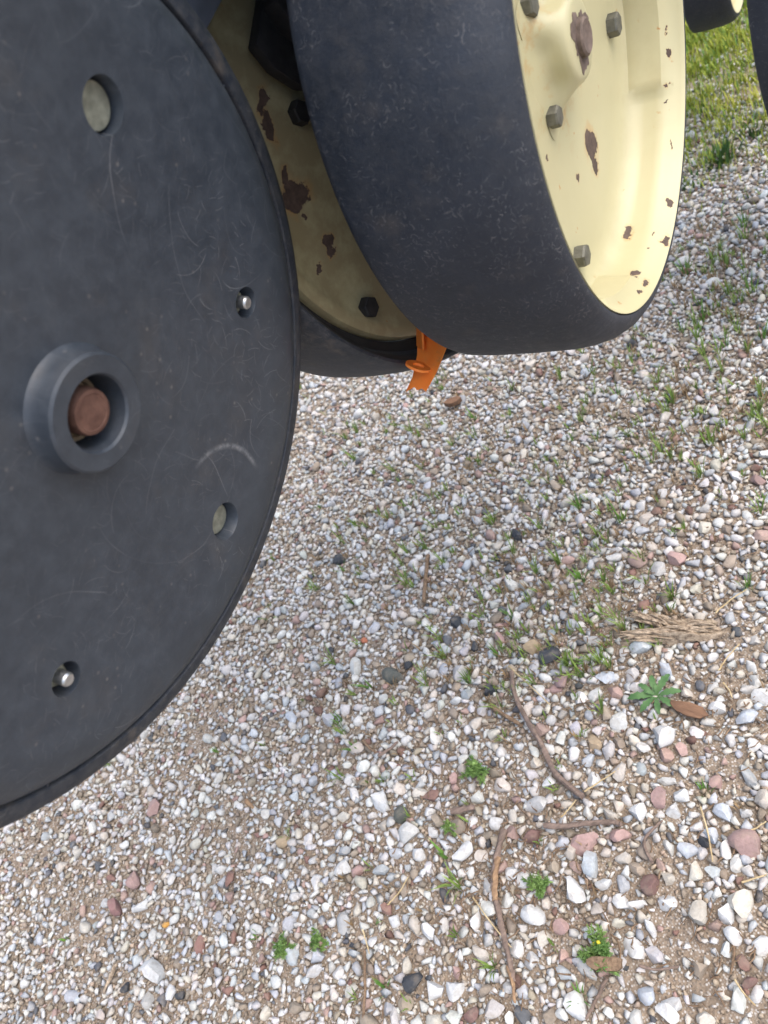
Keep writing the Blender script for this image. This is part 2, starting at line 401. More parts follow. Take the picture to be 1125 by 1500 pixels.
M_BUD = mat_leaf('yellow flower head', (.45, .38, .02), (.62, .55, .05), .7, 300)
M_STRAW = mat_leaf('dry straw', (.36, .26, .13), (.58, .46, .27), .7)
def mat_wood(name, lo, hi, sc=(1, 1, 1), scale=220):
    t = NT(name); p = t.coord(); q = t.vec('MULTIPLY', p, sc); n = t.noise(q, scale, 6, .7)
    return t.done(t.ramp(n, [(.3, lo), (.68, hi)]), .85, t.bump(n, .8, .0015), spec=.2)
M_TWIG = mat_wood('grey brown twig bark', (.11, .080, .062), (.28, .205, .165), (.15, 1, 1))
M_BARKW = mat_wood('bare orange wood', (.17, .10, .06), (.40, .26, .15), (.1, 1, 1))
M_DRIFT = mat_wood('weathered fibrous wood', (.10, .065, .042), (.58, .46, .33), (1, 1, 1), 190)
M_CHIP = mat_wood('red brown bark', (.11, .06, .038), (.26, .15, .09), (.2, 1, 1))
M_LITTER = mat_wood('brown plant litter', (.10, .065, .042), (.30, .205, .13))

def at_z(me, x, y, z, rz=0, tilt=None):
    me.transform(Matrix.Translation((x, y, z)) @ Matrix.Rotation(rz, 4, 'Z')); return me

# ---- ground first (large structure), wheels after
def relief(x, y):
    return .006 * np.sin(3.1 * x + 1.0) * np.cos(2.7 * y) + .003 * np.sin(9 * x + 4 * y) + .0025 * np.cos(13 * y - 5 * x)
def build_ground():
    xs = np.concatenate([[-600, -120, -30, -8, -3], np.linspace(-1.6, 2.6, 106), [4, 8, 30, 120, 600]])
    ys = np.concatenate([[-600, -120, -30, -8, -2], np.linspace(-.6, 3.2, 96), [4.5, 8, 30, 120, 600]])
    X, Y = np.meshgrid(xs, ys); Z = relief(X, Y)
    Z[(abs(X) > 3.5) | (abs(Y) > 4)] = 0
    nx, ny = len(xs), len(ys)
    vs = np.stack([X.ravel(), Y.ravel(), Z.ravel()], 1)
    fs = [(j * nx + i, j * nx + i + 1, (j + 1) * nx + i + 1, (j + 1) * nx + i) for j in range(ny - 1) for i in range(nx - 1)]
    me = mesh_of(vs, fs); me.polygons.foreach_set('use_smooth', [True] * len(fs))
    o = link('ground', me, None, [M_SOIL]); o['kind'] = 'structure'; return o
GROUND = build_ground()

# ---- gravel
def stone_proto(r, level, cuts):
    bm = bmesh.new()
    if level == 0:
        pts = r.normal(size=(13, 3)); pts /= np.linalg.norm(pts, axis=1)[:, None]; pts *= r.uniform(.82, 1.08, (13, 1))
        for q in pts: bm.verts.new(q)
        g = bmesh.ops.convex_hull(bm, input=bm.verts[:])
        loose = [v for v in bm.verts if not v.link_faces]
        bmesh.ops.delete(bm, geom=loose, context='VERTS')
    else:
        bmesh.ops.create_icosphere(bm, subdivisions=level + 1 if level > 1 else 2, radius=1)
        planes = []
        for k in range(cuts):
            n = r.normal(size=3); n /= np.linalg.norm(n); planes.append((n, r.uniform(.42, .76)))
        for v in bm.verts:
            q = np.array(v.co)
            for n, d in planes:
                e = q @ n - d
                if e > 0: q = q - n * e
            q = q * (1 + r.normal() * .025); v.co = q
    bmesh.ops.triangulate(bm, faces=bm.faces[:])
    bm.verts.index_update()
    v = np.array([x.co[:] for x in bm.verts]); f = np.array([[a.index for a in x.verts] for x in bm.faces]); bm.free()
    v -= (v.max(0) + v.min(0)) / 2; v /= abs(v[:, :2]).max()
    return v, f
r0 = np.random.default_rng(5)
PROTO_S = [stone_proto(r0, 0, 0) for _ in range(14)]
PROTO_B = [stone_proto(r0, 1, 11) for _ in range(24)]
def pick_tint(r, size, finer):
    """natural gravel colours: mostly pale limestone, some grey, tan, pink, red brown and dark"""
    u = r.random()
    if size < .0045: u = u * .8 + .20 if r.random() < .3 else u
    if u < .48: c = np.array([.595, .585, .56]) * r.uniform(.78, 1.13)
    elif u < .64: c = np.array([.46, .48, .50]) * r.uniform(.75, 1.15)
    elif u < .82: c = np.array([.57, .525, .455]) * r.uniform(.75, 1.1)
    elif u < .93: c = np.array([.33, .275, .215]) * r.uniform(.7, 1.15)
    elif u < .962: c = np.array([.43, .30, .26]) * r.uniform(.7, 1.1)
    elif u < .978: c = np.array([.22, .13, .105]) * r.uniform(.7, 1.2)
    else: c = np.array([.10, .105, .115]) * r.uniform(.6, 1.5)
    if size < .0036 and r.random() < .45: c = np.array([.42, .335, .25]) * r.uniform(.55, 1.15)
    return np.clip(c * (1 + r.normal(size=3) * .015), .02, .80)

WHT, GRY, BLU, TAN, PNK, RED, DRK, OCH, OLV = (.62, .62, .605), (.42, .42, .41), (.48, .515, .56), (.38, .29, .19), (.40, .27, .245), (.20, .12, .105), (.055, .06, .068), (.62, .33, .08), (.11, .115, .10)
NAMED = [(970,1174,17,PNK),(858,1236,18,PNK),(912,1229,15,PNK),(1094,1240,22,PNK),(784,1229,15,RED),(875,1092,14,TAN),(1050,1151,12,PNK),(1096,1054,15,BLU),(809,1153,13,WHT),
 (784,953,16,TAN),(809,967,18,DRK),(827,1007,14,PNK),(815,1014,11,PNK),(722,1015,11,DRK),(978,988,13,BLU),(891,998,14,BLU),(871,943,12,GRY),(668,912,13,DRK),(699,951,8,DRK),(736,940,12,PNK),(991,821,14,PNK),(1051,1042,13,WHT),
 (821,1358,18,PNK),(955,1298,18,RED),(784,1345,20,WHT),(1090,1325,21,(.60,.56,.48)),(1119,1389,16,WHT),(844,1476,21,WHT),(978,1486,17,WHT),(951,1461,16,BLU),(693,1486,13,RED),(668,1449,17,WHT),(1067,1343,16,WHT),(685,1254,16,WHT),(844,1310,18,WHT),(887,1298,14,WHT),(912,1325,15,WHT),(931,1391,15,WHT),(955,1362,13,WHT),(985,1475,16,WHT),
 (609,1441,17,DRK),(592,1197,13,OLV),(562,1179,17,WHT),(506,1353,15,GRY),(670,1426,10,PNK),(670,1146,11,PNK),(415,1232,11,TAN),(617,1254,14,WHT),(504,1275,15,WHT),(580,1350,13,WHT),(632,1366,14,WHT),(640,1451,15,WHT),
 (199,1292,14,PNK),(228,1422,19,WHT),(172,1331,12,(.26,.15,.14)),(244,1353,7,OCH),(228,1186,12,PNK),(265,1458,9,DRK),(183,1447,10,DRK),(156,1325,9,WHT),(206,1328,11,WHT),
 (579,992,16,OLV),(534,939,8,(.45,.17,.10)),(486,955,7,DRK),(757,783,13,DRK),(499,822,11,DRK),(600,978,9,DRK),(428,1052,11,BLU),(1045,1226,12,BLU),(1032,1236,10,DRK),(1075,1375,13,WHT),(770,1292,12,WHT),(752,1282,12,WHT),(1010,1250,13,BLU),(868,1416,0,WHT),(980,1325,15,WHT),(1100,1440,12,RED),(1105,1095,11,WHT),(1060,1195,16,BLU),(1000,1170,15,WHT),(940,1192,14,WHT),(990,1190,14,WHT)]
def build_gravel():
    res = .0016
    x0, x1, y0, y1 = -1.15, 1.95, -.12, 2.05
    nx, ny = int((x1 - x0) / res), int((y1 - y0) / res)
    occ = np.zeros((ny, nx), bool)
    offs = {}
    def disc(rc):
        if rc not in offs:
            k = np.arange(-rc, rc + 1); A, B = np.meshgrid(k, k); m = A * A + B * B <= rc * rc
            offs[rc] = (A[m], B[m])
        return offs[rc]
    # where stones can be seen, with a margin for a step to either side
    def seen(x, y, mrg):
        p = project(np.stack([x, y, np.zeros_like(x)], 1))
        m = mrg / np.maximum(p[:, 2], .2) * F
        return (p[:, 0] > -m) & (p[:, 0] < W + m) & (p[:, 1] > -m) & (p[:, 1] < H + m)
    stones = []          # x, y, radius, tint, named
    def free(x, y, r, tight):
        i, j = int((x - x0) / res), int((y - y0) / res); rc = max(1, int(r * tight / res))
        if i - rc < 0 or j - rc < 0 or i + rc >= nx or j + rc >= ny: return None
        A, B = disc(rc)
        if occ[j + B, i + A].any(): return None
        return i, j
    def put(x, y, r, tint, named=False):
        i, j = int((x - x0) / res), int((y - y0) / res); rc = max(1, int(r * .92 / res)); A, B = disc(rc)
        occ[np.clip(j + B, 0, ny - 1), np.clip(i + A, 0, nx - 1)] = True
        stones.append((x, y, r, tint, named))
    for px, py, s, c in NAMED:
        if s == 0: continue
        g = ground(px, py); put(g[0], g[1], s * mmpp(px, py) * .95, np.array(c) * rng.uniform(.92, 1.05), True)
    # bare earth shows in patches, mostly at the right and low in the picture
    bare = [(ground(*q)[:2], rr) for q, rr in (((1000, 1400), .055), ((1040, 1470), .06), ((900, 905), .04), ((1075, 1000), .05), ((1110, 930), .04), ((880, 870), .04), ((1050, 1120), .045), ((930, 1430), .03), ((1090, 1480), .04), ((330, 1210), .05), ((130, 1330), .06), ((60, 1250), .07), ((300, 1080), .05))]
    def baren(x, y):
        v = 0
        for (g, rr) in bare: v = max(v, math.exp(-((x - g[0]) ** 2 + (y - g[1]) ** 2) / (rr * rr)))
        return v
    def clump(x, y): return .5 + .5 * math.sin(11 * x + 3 * math.sin(7 * y)) * math.sin(13 * y + 2 * math.sin(9 * x + 1))
    levels = [(9000, .0085, .0120, .88), (60000, .0056, .0085, .86), (230000, .0036, .0056, .80), (520000, .0019, .0036, .72)]
    big = ground(930, 1380)[:2]
    for li, (cnt, ra, rb, tight) in enumerate(levels):
        X = rng.uniform(x0, x1, cnt); Y = rng.uniform(y0, y1, cnt)
        ok = (np.abs(project(np.stack([X, Y, X * 0], 1))[:, 2]) < (1.45 if li == 3 else 9)) & seen(X, Y, .12 if li < 3 else .05); X, Y = X[ok], Y[ok]
        R = ra + (rb - ra) * rng.random(len(X)) ** 1.7; U = rng.random(len(X))
        for x, y, r, u in zip(X, Y, R, U):
            # the left side is finer and sandier
            finer = min(1, max(0, (.05 - x) / .55)) if y < 1.3 else .35
            keep = (1 - .80 * finer, 1 - .55 * finer, 1 - .15 * finer, 1)[li] * (1 - .85 * baren(x, y)) * ((.30 + .7 * clump(x, y)) if li < 1 else 1)
            dd = math.hypot(x - big[0], y - big[1])
            keep *= (.05 + .7 * math.exp(-(dd / .34) ** 2), .20 + .75 * math.exp(-(dd / .52) ** 2), .8, 1)[li]
            if x * .6 + y * .8 > 1.62: keep *= .30
            if u > keep: continue
            if free(x, y, r, tight) is None: continue
            put(x, y, r, pick_tint(rng, r, finer))
    S = stones
    XY = np.array([[s[0], s[1]] for s in S]); R = np.array([s[2] for s in S])
    P = project(np.concatenate([XY, np.zeros((len(S), 1))], 1))
    app = R / P[:, 2] * ((P[:, 0] > 0) & (P[:, 0] < W) & (P[:, 1] > 520) & (P[:, 1] < H))
    # stones behind the near wheel are not in view
    hid = (P[:, 0] < 430) & (P[:, 1] < 1190 - P[:, 0] * .95)
    app[hid] = 0
    app += np.array([1.0 if s[4] else 0 for s in S])
    order = np.argsort(-app); single = set(order[:295].tolist())
    # shared meshes for the single stones
    shared = []
    for v, f in PROTO_B:
        me = mesh_of(v, [tuple(q) for q in f], 38); me.materials.append(M_STONE_OBJ); shared.append(me)
    Vs, Fs, Cs, base = [], [], [], 0
    for k, (x, y, r, tint, named) in enumerate(S):
        sx, sy, sz = r * rng.uniform(.95, 1.28), r * rng.uniform(.72, .98), r * rng.uniform(.62, .95)
        yaw = rng.uniform(0, 2 * PI); ti, tj = rng.normal(0, .28), rng.normal(0, .28)
        z = relief(x, y) + sz * rng.uniform(.15, .6) + rng.uniform(0, .0022)
        if k in single:
            o = bpy.data.objects.new('stone', shared[rng.integers(len(shared))]); COL.objects.link(o); o.parent = GROUND
            o.location = (x, y, z); o.rotation_euler = (ti, tj, yaw); o.scale = (sx, sy, sz); o.color = (*[float(q) for q in tint], 1)
            continue
        v, f = PROTO_B[rng.integers(len(PROTO_B))] if r > .0060 else PROTO_S[rng.integers(len(PROTO_S))]
        ca, sa = math.cos(yaw), math.sin(yaw); ci, si = math.cos(ti), math.sin(ti); cj, sj = math.cos(tj), math.sin(tj)
        Rm = np.array([[ca, -sa, 0], [sa, ca, 0], [0, 0, 1]]) @ np.array([[cj, 0, sj], [0, 1, 0], [-sj, 0, cj]]) @ np.array([[1, 0, 0], [0, ci, -si], [0, si, ci]])
        Vs.append((v * (sx, sy, sz)) @ Rm.T + (x, y, z)); Fs.append(f + base); base += len(v)
        Cs.append(np.broadcast_to(np.append(tint, 1.0), (len(v), 4)))
    V = np.concatenate(Vs).astype(np.float32); Fc = np.concatenate(Fs).astype(np.int32); Cc = np.concatenate(Cs).astype(np.float32)
    me = bpy.data.meshes.new('gravel'); me.vertices.add(len(V)); me.vertices.foreach_set('co', V.ravel())
    me.loops.add(Fc.size); me.loops.foreach_set('vertex_index', Fc.ravel())
    me.polygons.add(len(Fc)); me.polygons.foreach_set('loop_start', np.arange(0, Fc.size, 3, dtype=np.int32))
    me.update(calc_edges=True)
    at = me.attributes.new('tint', 'FLOAT_COLOR', 'POINT'); at.data.foreach_set('color', Cc.ravel())
    o = link('gravel', me, None, [M_STONE]); o['kind'] = 'stuff'
    tag(o, 'loose pale limestone gravel covering the ground', 'gravel')
    print('gravel stones', len(S), 'tris', len(Fc))
build_gravel()

# ------------------------------------------------------------------ near wheel with the black moulded cover
def pocketed(me, cutters):
    """cut recesses into a closed mesh"""
    o = bpy.data.objects.new('tmp', me); COL.objects.link(o); cs = []
    for c in cutters:
        k = bpy.data.objects.new('cut', c); COL.objects.link(k); cs.append(k)
        md = o.modifiers.new('b', 'BOOLEAN'); md.object = k; md.operation = 'DIFFERENCE'; md.solver = 'EXACT'
    dg = bpy.context.evaluated_depsgraph_get(); dg.update()
    out = bpy.data.meshes.new_from_object(o.evaluated_get(dg))
    for k in cs + [o]: bpy.data.objects.remove(k)
    out.polygons.foreach_set('use_smooth', [True] * len(out.polygons)); out.set_sharp_from_angle(angle=math.radians(32))
    return out
def near_wheel():
    w = W_NEAR; root = empty('gauge_wheel', w.mat())
    tag(root, 'large gauge wheel with black scratched plastic cover and rusty hub bolt, nearest the camera', 'wheel', 'planter gauge wheels')
    fast = [(138, 155, 'bolt'), (348, 442, 'stud'), (318, 760, 'bolt'), (85, 990, 'stud')]
    pos = [(*w.loc(px, py, -.004), k) for px, py, k in fast]
    for a, k in ((164, 'bolt'), (100, 'stud')): pos.append((.137 * math.cos(math.radians(a)), .137 * math.sin(math.radians(a)), k))
    prof = [(0, -.014), (.0178, -.014), (.0178, .0134), (.0188, .0146), (.0268, .0146), (.0281, .0134), (.0286, .0080), (.0295, .0034), (.0308, .0017), (.040, .0011),
            (.07, .0008), (.10, .0006), (.13, .0012), (.150, .0026), (.163, .0040), (.174, .0042), (.184, .0030), (.1905, .0012), (.1928, -.0010), (.1930, -.012), (.16, -.020), (.06, -.022), (0, -.022)]
    body = lathe(prof, 200, smooth=32)
    cutters = []
    for x, y, k in pos:
        r = .0120 if k == 'bolt' else .0092
        c = lathe([(0, -.0105), (r * .96, -.0105), (r, .0020), (r * 1.10, .0045), (r * 1.12, .02), (0, .02)], 40)
        at_z(c, x, y, 0); cutters.append(c)
    disc = link('cover_disc', pocketed(body, cutters), root, [M_COVER])
    disc['label'] = 'black scratched plastic disc with raised hub ring and recessed bolt holes'
    tp = [(.1944, -.0120), (.1944, -.0008), (.1952, .0002), (.2000, .0002), (.2048, -.0012), (.2082, -.0050), (.2096, -.012), (.2098, -.03), (.2090, -.075), (.2040, -.098), (.192, -.112), (.165, -.114), (.12, -.112), (.12, -.04), (.16, -.024)]
    link('tyre', lathe(tp, 220, smooth=50), root, [M_TYRE_NEAR])
    link('back_plate', lathe([(0, -.045), (.1195, -.045), (.1195, -.060), (.05, -.066), (0, -.066)], 64), root, [M_DARK])
    bm = bmesh.new()
    for i in range(24):                                   # small moulding nubs that bridge the seam between cover and tyre
        a = 2 * PI * (i + random.uniform(-.2, .2)) / 24
        m4 = Matrix.Rotation(a, 4, 'Z') @ Matrix.Translation((.1937, 0, -.0024)) @ Matrix.Diagonal((.0020, .0011, .003, 1))
        bmesh.ops.create_cube(bm, size=1, matrix=m4)
    link('seam_nubs', bm_mesh(bm), root, [M_TYRE_NEAR])['kind'] = 'stuff'
    for x, y, k in pos:
        if k == 'bolt':
            link('bolt', at_z(lathe([(0, 0), (.0104, 0), (.0107, .004), (.0099, .0062), (0, .0068)], 28), x, y, -.0104), root, [M_GALV])
        else:
            ws = at_z(lathe([(.003, 0), (.0085, 0), (.0085, .0012), (.003, .0012)], 28), x, y, -.0104); link('washer', ws, root, [M_BROWN])
            nt = link('nut', at_z(hexbolt(.0118, .0046, random.random()), x, y, -.0091), root, [M_GALV])
            link('stud', at_z(lathe([(0, 0), (.0038, 0), (.0038, .0078), (.0030, .0089), (0, .0090)], 20), x, y, -.0052), nt, [M_STEEL])
    M_TANW = mat_metal('tan stained steel', (.16, .12, .075), (.34, .27, .18), .6, .2)
    link('washer', lathe([(.0090, -.0139), (.0170, -.0139), (.0170, -.0040), (.0156, -.0010), (.0138, -.0010), (.0130, -.003), (.0090, -.003)], 48), root, [M_TANW])
    link('hub_bolt', lathe([(0, -.0138), (.0112, -.0138), (.0115, .0078), (.0106, .0104), (.0088, .0108), (.0083, .0104), (0, .0106)], 40), root, [M_RUST])
near_wheel()
# carrying arm behind the near wheel: runs forward from its hub and up to the frame
arm = empty('wheel_arm', W_NEAR.mat())
tag(arm, 'blue grey painted steel arm behind the nearest wheel, at the top edge', 'arm')
link('arm_bar', prism([tuple(W_NEAR.loc(px, py, -.034)) for px, py in ((285, 78), (307, 38), (327, 0))] + [(.30, .10), (.40, .30), (.30, .40), (.235, .25), (.205, .14), (.212, .075)], -.050, -.034, .0015), arm, [M_BLUE])
link('wheel_bar', prism([(-.03, -.03), (.03, -.03), (.20, .26), (.10, .32)], -.135, -.119, .002), arm, [M_BLUE])
link('pivot_pin', at_z(lathe([(0, 0), (.018, 0), (.018, .085), (0, .085)], 24), 0, 0, -.138), arm, [M_DARK])

link('row_unit_shade_block', prism([(-.10, .25), (.30, .25), (.50, .20), (.50, .60), (-.10, .60)], -.26, -.0515, .006), arm, [M_DARK])  # unseen box, added and enlarged to shade the back wheel
# ------------------------------------------------------------------ cream wheel at the right
def cream_wheel(w, name_label, chips, scale=1.0, bolts=True, seg=200, group='planter gauge wheels'):
    root = empty('gauge_wheel', w.mat(scale)); tag(root, name_label, 'wheel', group)
    mc = mat_cream('chipped cream enamel', chips, .22, True)
    tyre = [(.165, .012), (.180, .002), (.196, -.001), (.1990, .0005), (.2002, .004), (.2012, .02), (.2014, .05), (.2008, .078), (.1992, .090), (.1962, .1005), (.1915, .1085), (.1865, .1130), (.1826, .1146), (.1800, .1142), (.1792, .1115), (.172, .09), (.168, .05)]
    link('tyre', lathe(tyre, seg, smooth=50), root, [M_TYRE])
    def pocket(r, z, a):
        if not (.1600 < r < .1745 and z > .070): return r
        k = 0
        for c in (-70.5, 19.5, 109.5, 199.5):
            d = abs((math.degrees(a) - c + 180) % 360 - 180); k = max(k, min(1, max(0, (33 - d) / 3.0)))
        k = k * k * (3 - 2 * k); zz = min(1, max(0, (z - .071) / .006)) * min(1, max(0, (.103 - z) / .005))
        return r - .0045 * (1 - k) * zz
    rim = [(0, .0660), (.06, .0660), (.10, .0660), (.140, .0660), (.152, .0663), (.160, .0680), (.1655, .0720), (.1690, .0780), (.1704, .0840), (.1708, .0920), (.1715, .0980), (.1730, .1020), (.1755, .1060), (.1776, .1110), (.1783, .1140), (.1789, .1146), (.1791, .1140), (.1785, .1100), (.174, .098), (.1728, .078), (.164, .062), (.15, .060), (0, .060)]
    link('rim', lathe(rim, max(240, seg), pocket, 40), root, [mc])
    hub_angles = [126, -138, -6]
    def lobes(r, z, a):
        if not (.0266 < r < .049 and z > .0660): return r
        k = sum(math.exp(-(((math.degrees(a) - c - 10 + 180) % 360 - 180) / 17) ** 2) for c in hub_angles)
        return r + k * .016 * min(1, (.0846 - z) / .016)
    hub = [(0, .0866), (.0118, .0866), (.0122, .0872), (.0215, .0872), (.0245, .0864), (.0262, .0846), (.0268, .0810), (.0272, .0770), (.0280, .0730), (.0300, .0700), (.0345, .0678), (.0420, .0665), (.050, .0655), (.05, .063), (0, .063)]
    hb = link('hub', lathe(hub, 120, lobes, 40), root, [mc])
    link('hub_bolt', lathe([(0, .086), (.0118, .086), (.0116, .0905), (.0100, .0918), (.0088, .0914), (.0060, .0906), (0, .0908)], 36), hb, [M_BROWN])
    link('worn_ring', lathe([(.0116, .0870), (.0165, .0870), (.0168, .0875), (.0116, .0876)], 60, lambda r, z, a: r + (.0035 * math.sin(3 * a + 1) + .0018 * math.sin(8 * a) + .001 * math.sin(17 * a) if r > .014 else 0)), hb, [M_BROWN])
    for a in hub_angles:
        link('bolt', at_z(hexbolt(.0125, .0075, .3), .046 * math.cos(math.radians(a)), .046 * math.sin(math.radians(a)), .0665), root, [M_OLIVE])
    for k, a in enumerate((-20, -112, 70, 159)):
        link('bolt', at_z(hexbolt(.0150, .0085, .15 + k * .4), .140 * math.cos(math.radians(a)), .140 * math.sin(math.radians(a)), .0660), root, [M_OLIVE])
    link('inner_disc', lathe([(0, .022), (.168, .022), (.17, .026), (0, .028)], 96), root, [M_DARK])
    return root
w = W_RIGHT
chips = [w.chip(px, py, a, b, None, r) for px, py, a, b, r in (
    (866, 212, 8, 25, -8), (872, 244, 5, 13, -6), (847, 258, 2.6, 9, -5), (920, 342, 7, 10, 15), (801, 235, 1.5, 6, -12), (978, 81, 3.5, 6, 15), (974, 46, 2, 5, 10),
    (977, 128, 4.5, 5, 0), (977, 146, 3, 2, -30), (985, 296, 5, 7, 0), (974, 350, 5, 7, 20), (931, 400, 6, 4.5, 0), (946, 414, 5, 5, 30), (958, 342, 1.6, 2, 0), (949, 364, 1.6, 1.6, 0), (982, 215, 1, 6, -10),
    (984, 122, 2, 2, 0), (939, 428, 3, 3, 0), (930, 408, 2, 1.5, 0))]
cream_wheel(W_RIGHT, 'cream steel gauge wheel with chipped paint, hex bolts and wide black tyre', chips)

# ------------------------------------------------------------------ shaded cream wheel behind, between the two
def back_wheel():
    w = W_BACK; root = empty('gauge_wheel', w.mat())
    tag(root, 'shaded gauge wheel with rust patched cream disc, half hidden between the front wheels', 'wheel', 'planter gauge wheels')
    z = -.022
    ch = [w.chip(384, 150, 8, 20, z, 10), w.chip(393, 188, 7, 24, z, -15), w.chip(433, 290, 22, 25, z, 15), w.chip(418, 258, 6, 16, z, -8), w.chip(448, 317, 5, 4, z), w.chip(480, 352, 8, 9, z), w.chip(485, 368, 6, 11, z, -10), w.chip(469, 396, 3.5, 8, z)]
    mc = mat_cream('grimy shade toned cream enamel', ch, .75, dirt_shade=(.27, .215, .12), dirt_shade_from=.30)  # brown tone is partly grime, partly shade put into the paint
    tyre = [(.1780, -.030), (.1795, -.0205), (.1850, -.0130), (.1925, -.0035), (.1960, -.0002), (.1984, .0004), (.2000, -.0020), (.2022, -.010), (.2042, -.030), (.2050, -.052), (.2042, -.078), (.1990, -.098), (.188, -.111), (.172, -.114), (.168, -.06)]
    link('tyre', lathe([(.1905, -.0120)] + tyre[4:], 200, smooth=50), root, [M_TYRE_NEAR])
    link('bead', lathe([(.1775, -.034), (.1786, -.0235), (.1830, -.0225), (.1880, -.0190), (.1905, -.0115), (.1935, -.0025), (.1962, -.0006), (.1958, -.012), (.190, -.032)], 200, smooth=50), root, [M_DARK])
    link('rim', lathe([(0, -.022), (.08, -.022), (.14, -.022), (.158, -.0222), (.164, -.0190), (.170, -.0172), (.1752, -.0182), (.1772, -.0215), (.1775, -.030), (.10, -.034), (0, -.034)], 160, smooth=45), root, [mc])
    link('hub', lathe([(0, .002), (.018, .002), (.022, -.001), (.026, -.012), (.036, -.019), (.045, -.0221), (.04, -.024), (0, -.024)], 64), root, [mc])
    for px, py in ((541, 450), (440, 165)):
        q = w.loc(px, py, -.018); link('bolt', at_z(hexbolt(.0150, .0075, .3), q[0], q[1], -.022), root, [M_DARK])
    return root
back_wheel()
# dark mounting arm in front of that disc
w = W_BACK; za = -.006
pl = [tuple(w.loc(px, py, za)) for px, py in ((388, -170), (384, 0), (373, 66), (402, 103), (440, 128), (500, 135), (560, 60), (560, -170))]
ob = empty('row_unit_arm', W_BACK.mat()); tag(ob, 'dark grimy steel arm hanging in front of the shaded cream wheel disc', 'arm')
link('arm_plate', prism(pl, -.014, -.004, .0015), ob, [M_DARK])
link('arm_rib', prism([(p[0] * .82 + .004, p[1] + .012) for p in pl], -.0035, .010, .001), ob, [M_DARK])
link('upper_bar', prism([(pl[0][0], .12), (pl[-1][0] + .02, .12), (.06, .75), (-.10, .75)], -.045, -.0145, .002), ob, [M_DARK])

link('row_unit_shade_block', prism([(-.22, .20), (.20, .17), (.24, .40), (.20, .60), (-.18, .60), (-.24, .45)], -.08, .075, .006), ob, [M_DARK])  # unseen block added over the wheel gap to darken the cream disc
link('shade_hood', prism([(-.17, .215), (.02, .195), (.02, .50), (-.17, .50)], .023, .16, .006), ob, [M_DARK])  # unseen hood added to keep sun and sky off the back disc
link('shade_baffle', prism([(-.20, .150), (.16, .135), (.16, .30), (-.22, .30)], -.012, .022, .003), ob, [M_DARK])  # block added just out of view, shades the top of the disc
# ------------------------------------------------------------------ orange guard between those wheels
def orange_part():
    depth = .600
    def P(px, py, dz=0.0): d = ray(px, py) * (depth + dz); return M @ d + CAMPOS
    o0 = P(625, 540); root = empty('plastic_guard', Matrix.Translation(o0)); tag(root, 'orange plastic guard strip poking out below between the two cream wheels', 'guard')
    def solid(pts, th, nrm, name):
        bm = bmesh.new(); lo = [bm.verts.new(Vector(p) - Vector(o0)) for p in pts]; f = bm.faces.new(lo)
        r = bmesh.ops.extrude_face_region(bm, geom=[f])
        bmesh.ops.translate(bm, verts=[v for v in r['geom'] if isinstance(v, bmesh.types.BMVert)], vec=Vector(nrm) * th)
        bmesh.ops.bevel(bm, geom=bm.edges[:], offset=.0004, segments=1, affect='EDGES')
        return link(name, bm_mesh(bm, 30), root, [M_ORANGE])
    back = M @ (ray(625, 540) / np.linalg.norm(ray(625, 540)))
    # main web (notched foot), tilted so that its right side is nearer the camera
    web = [P(613, 440, .012), P(668, 440, -.004), P(655, 508, -.004), P(640, 545, -.004), P(624, 574, -.004), P(618, 569, -.001), P(611, 572, .003), P(607, 567, .006), P(594, 574, .012), P(604, 553, .012), P(611, 520, .012)]
    solid(web, .0022, back, 'web')
    fl = [P(612.5, 440, .012), P(619, 440, .000), P(622, 512, .000), P(613, 507, .012)]
    solid(fl, .0018, M @ np.array([-1.0, 0, 0]), 'side_flange')
    r2 = [P(655, 440, -.004), P(668, 440, -.004), P(656, 512, -.004), P(648, 511, -.004)]
    solid([P(650, 440, -.0065), P(669, 440, -.0065), P(656.5, 507, -.0065), P(651, 507, -.0065)], .0016, back, 'edge_rib')
    # ring tab sticking out towards the camera
    bm = bmesh.new(); seg = 18
    ctr = P(613, 535, -.004); ux = (P(632, 539, -.006) - P(595, 531, -.012)) / 2; uy = (P(618, 543, -.016) - P(613, 529, .003)) / 2
    upv = np.cross(ux, uy); upv /= np.linalg.norm(upv)
    rings = []
    for s, dz in ((1, 0), (.45, 0), (.45, .002), (1, .002)):
        rings.append([bm.verts.new(Vector(ctr - o0 + (ux * math.cos(2 * PI * i / seg) + uy * math.sin(2 * PI * i / seg)) * s + upv * dz)) for i in range(seg)])
    for a in range(4):
        A, B = rings[a], rings[(a + 1) % 4]
        for i in range(seg): bm.faces.new((A[i], A[(i + 1) % seg], B[(i + 1) % seg], B[i]))
    link('ring_tab', bm_mesh(bm, 30), root, [M_ORANGE])
orange_part()

# ------------------------------------------------------------------ two further wheels, cut by the top and right edges
W_FAR = Wheel((0, 0, 0), nvec(.99, -.053)); W_EDGE = Wheel((0, 0, 0), nvec(.90, -.05))
W_FAR.C = ray(1012, -72) * 1.26; W_EDGE.C = ray(1150, -50) * .90
cream_wheel(W_FAR, 'small dark wheel with cream centre, cut by the top edge beyond the cream wheel', [W_FAR.chip(900, -50, 5, 5, .066)], .60, seg=120, group='wheels beyond the cream wheel')
cream_wheel(W_EDGE, 'dark tyred wheel cut off by the right edge, above the grass', [W_EDGE.chip(900, -50, 5, 5, .066)], 1.0, seg=120, group='wheels beyond the cream wheel')

